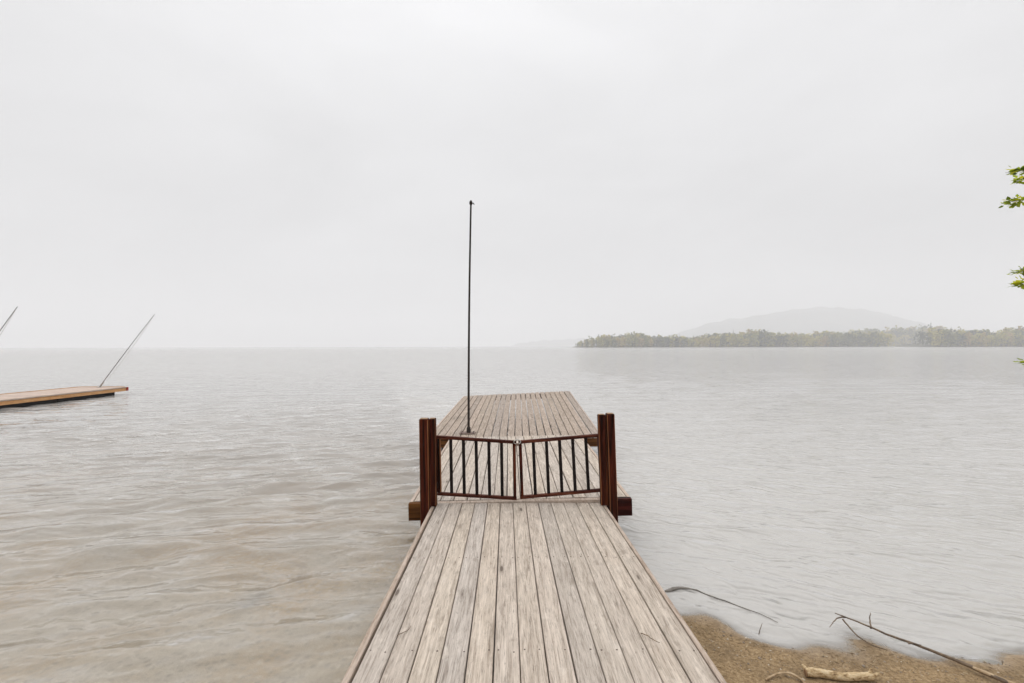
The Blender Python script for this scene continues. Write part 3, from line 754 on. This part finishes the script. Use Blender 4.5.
def far_tree(mb, tb, x, y, z, h, conifer, tone):
    tb.tube([(x,y,z-.5),(x+random.uniform(-.2,.2),y,z+h*.5),(x+random.uniform(-.4,.4),y,z+h*.9)], [h*.018,h*.012,h*.003], 5, cap=False)
    n = 42 if conifer else 115
    lobes = [(random.uniform(-.22,.22)*h, random.uniform(-.22,.22)*h, random.uniform(.45,.86)*h, random.uniform(.13,.24)*h) for _ in range(7)]
    for k in range(n):
        if conifer:
            t = random.uniform(.12,1); rr = h*.17*(1-t)*random.uniform(.5,1.1)+.1; an = random.uniform(0,6.28)
            c = Vector((x+rr*math.cos(an), y+rr*math.sin(an), z+h*t)); sz_ = h*.06*(1.25-t)
        else:
            lx, ly, lz, lr = random.choice(lobes); v = Vector((random.gauss(0,1),random.gauss(0,1),random.gauss(0,.8))).normalized()*lr*random.uniform(.5,1.0)
            c = Vector((x+lx,y+ly,z+lz))+v; c.z = max(c.z, z+h*.06) ; sz_ = h*random.uniform(.045,.08)
            if random.random() < .36: c.z = z + h*random.uniform(.02,.5)
        n_ = Vector((random.gauss(0,1),random.gauss(-.3,1),random.gauss(.3,1))).normalized()
        s = n_.orthogonal().normalized(); u = n_.cross(s); ro = random.uniform(.6,1.4)
        rn = min(max(tone+random.gauss(0,.06),0),1)
        mb.add([c+s*sz_*ro, c+u*sz_, c-s*sz_*ro, c-u*sz_], [(0,1,2,3)], 0, rn)
def wood(name, spots, land_prof):
    mb, tb = MB(), MB()
    for x, y, z, h, con, tone in spots: far_tree(mb, tb, x, y, z, h, con, tone)
    o = mb.build(name, M['leaf_far']); tag(o, kind='stuff')
    t = tb.build('trunks', M['bark'], o); t['kind'] = 'stuff'
    return o
def spots(px0, px1, d, rows, rowgap, step, hfun, zfun, con=.05, tonebase=.5):
    out = []
    for r_ in range(rows):
        x = hx(px0, d) + random.uniform(0, step)
        while x < hx(px1, d):
            y = d + r_*rowgap + random.uniform(-rowgap*.4, rowgap*.4)
            px = 509 + x/d*470
            tone = min(max(tonebase + .28*math.sin(x*.055+r_) + random.gauss(0,.22), 0), 1)
            c = random.random() < con
            h = hfun(px)*(1 + .13*math.sin(x*.045+1) + .09*math.sin(x*.13))*random.uniform(.74,1.04)*(1.1 if c else 1)
            out.append((x, y, zfun(px, r_), h, c, .08 if c else tone))
            x += step*random.uniform(.6,1.4)
    return out
D1, D2, D3 = 560, 740, 470
h1 = lambda px: np.interp(px, [578,590,606,640,700,760,810,850,895], [6,11,14.5,14,14.5,17,18,17,16])
wood('promontory_wood', spots(579, 892, D1, 6, 7, 6.0, h1, lambda px, r_: .5+.35*r_), None)
h2 = lambda px: np.interp(px, [860,885,900,925,945,1000], [18,21,25,28,25,20])
wood('distant_wood', spots(862, 1010, D2, 5, 8, 7.5, h2, lambda px, r_: 1.2+1.9*r_), None)
h3 = lambda px: np.interp(px, [941,952,975,1000,1024,1150], [12,16,15,17,19,20])
wood('right_shore_wood', spots(943, 1150, D3, 6, 6, 5.5, h3, lambda px, r_: .5+.4*r_, .10, .42), None)
def land(name, px0, px1, d, back, zt):
    xs = np.linspace(hx(px0,d), hx(px1,d), 120); ys = np.linspace(-3, back, 24)
    gx, gy = np.meshgrid(xs, ys)
    ed = np.minimum(np.clip((gx-xs[0])/14,0,1), np.clip((xs[-1]-gx)/14,0,1))
    z = -.4 + (np.clip((gy+3+1.5*np.sin(gx*.11))/6,0,1)*.9 + np.clip(gy/back,0,1)*zt)*sm(ed)
    return sheet(name, xs, ys+d, z, M['earth'])
land('promontory', 575, 897, D1, 60, 2.0); land('distant_shore', 855, 1020, D2, 70, 8.0); land('right_shore', 940, 1160, D3, 60, 2.4)

# ------------------------------------------------------------------ haze over the lake
m, nt, out = mat('lake_haze')
pv = N(nt, 'ShaderNodeVolumePrincipled'); pv.inputs['Density'].default_value = .00084; pv.inputs['Color'].default_value = (.935,.938,.948,1); pv.inputs['Anisotropy'].default_value = 0.0
L(nt, pv.outputs[0], out.inputs['Volume'])
mb = MB(); mb.box(-4400, 4400, -200, 4500, -5.0, 240.0)
tag(mb.build('haze', m), kind='stuff')

# ------------------------------------------------------------------ sky and sun
SUN_EL, SUN_AZ = R(62), R(-35)                              # azimuth measured from +Y towards +X
W = bpy.data.worlds.new('World'); S.world = W; W.use_nodes = True
nt = W.node_tree; nt.nodes.clear()
out = nt.nodes.new('ShaderNodeOutputWorld'); bg = N(nt, 'ShaderNodeBackground', i_Strength=.10); L(nt, bg.outputs[0], out.inputs[0])
sky = N(nt, 'ShaderNodeTexSky', sky_type='NISHITA'); sky.sun_disc = False; sky.sun_elevation = SUN_EL; sky.sun_rotation = SUN_AZ
sky.air_density = 1.0; sky.dust_density = 3.0
hs = N(nt, 'ShaderNodeHueSaturation', i_Saturation=.0); L(nt, sky.outputs[0], hs.inputs['Color'])
tc = N(nt, 'ShaderNodeTexCoord'); sp = N(nt, 'ShaderNodeSeparateXYZ'); L(nt, tc.outputs['Generated'], sp.inputs[0])
el = mth(nt, 'MAXIMUM', sp.outputs[2], 0.0)
grad = mth(nt, 'MULTIPLY_ADD', mth(nt, 'POWER', el, 1.6), 6.0, 6.95)                # overcast: brighter towards the zenith
mp = N(nt, 'ShaderNodeMapping'); mp.inputs['Scale'].default_value = (1.0,1.0,2.6); L(nt, tc.outputs['Generated'], mp.inputs[0])
cl = noise(nt, mp.outputs[0], 2.0, 4, .5, .4)
grad = mth(nt, 'MULTIPLY', grad, mth(nt, 'MULTIPLY_ADD', cl, .38, .81))
cb = N(nt, 'ShaderNodeCombineColor'); L(nt, grad, cb.inputs[0]); L(nt, mth(nt, 'MULTIPLY', grad, 1.003), cb.inputs[1]); L(nt, mth(nt, 'MULTIPLY', grad, 1.022), cb.inputs[2])
L(nt, mixc(nt, .95, hs.outputs[0], cb.outputs[0]), bg.inputs['Color'])

sl = bpy.data.lights.new('sun', 'SUN'); sl.energy = 1.5; sl.angle = R(110); sl.color = (1.0,.975,.945)
so = bpy.data.objects.new('sun', sl); COL.objects.link(so)
dv = Vector((math.sin(SUN_AZ)*math.cos(SUN_EL), math.cos(SUN_AZ)*math.cos(SUN_EL), math.sin(SUN_EL)))
so.rotation_euler = dv.to_track_quat('Z', 'Y').to_euler(); so.location = dv*60

# ------------------------------------------------------------------ camera
cd = bpy.data.cameras.new('camera'); cam = bpy.data.objects.new('camera', cd); COL.objects.link(cam)
cd.sensor_width = 36; cd.lens = 470/1024*36; cd.clip_start = .05; cd.clip_end = 12000
cam.matrix_world = Matrix.Translation((0,0,2.05)) @ Matrix.Rotation(R(-.366), 4, 'Z') @ Matrix.Rotation(R(90+.55), 4, 'X') @ Matrix.Rotation(R(-.15), 4, 'Z')
S.camera = cam
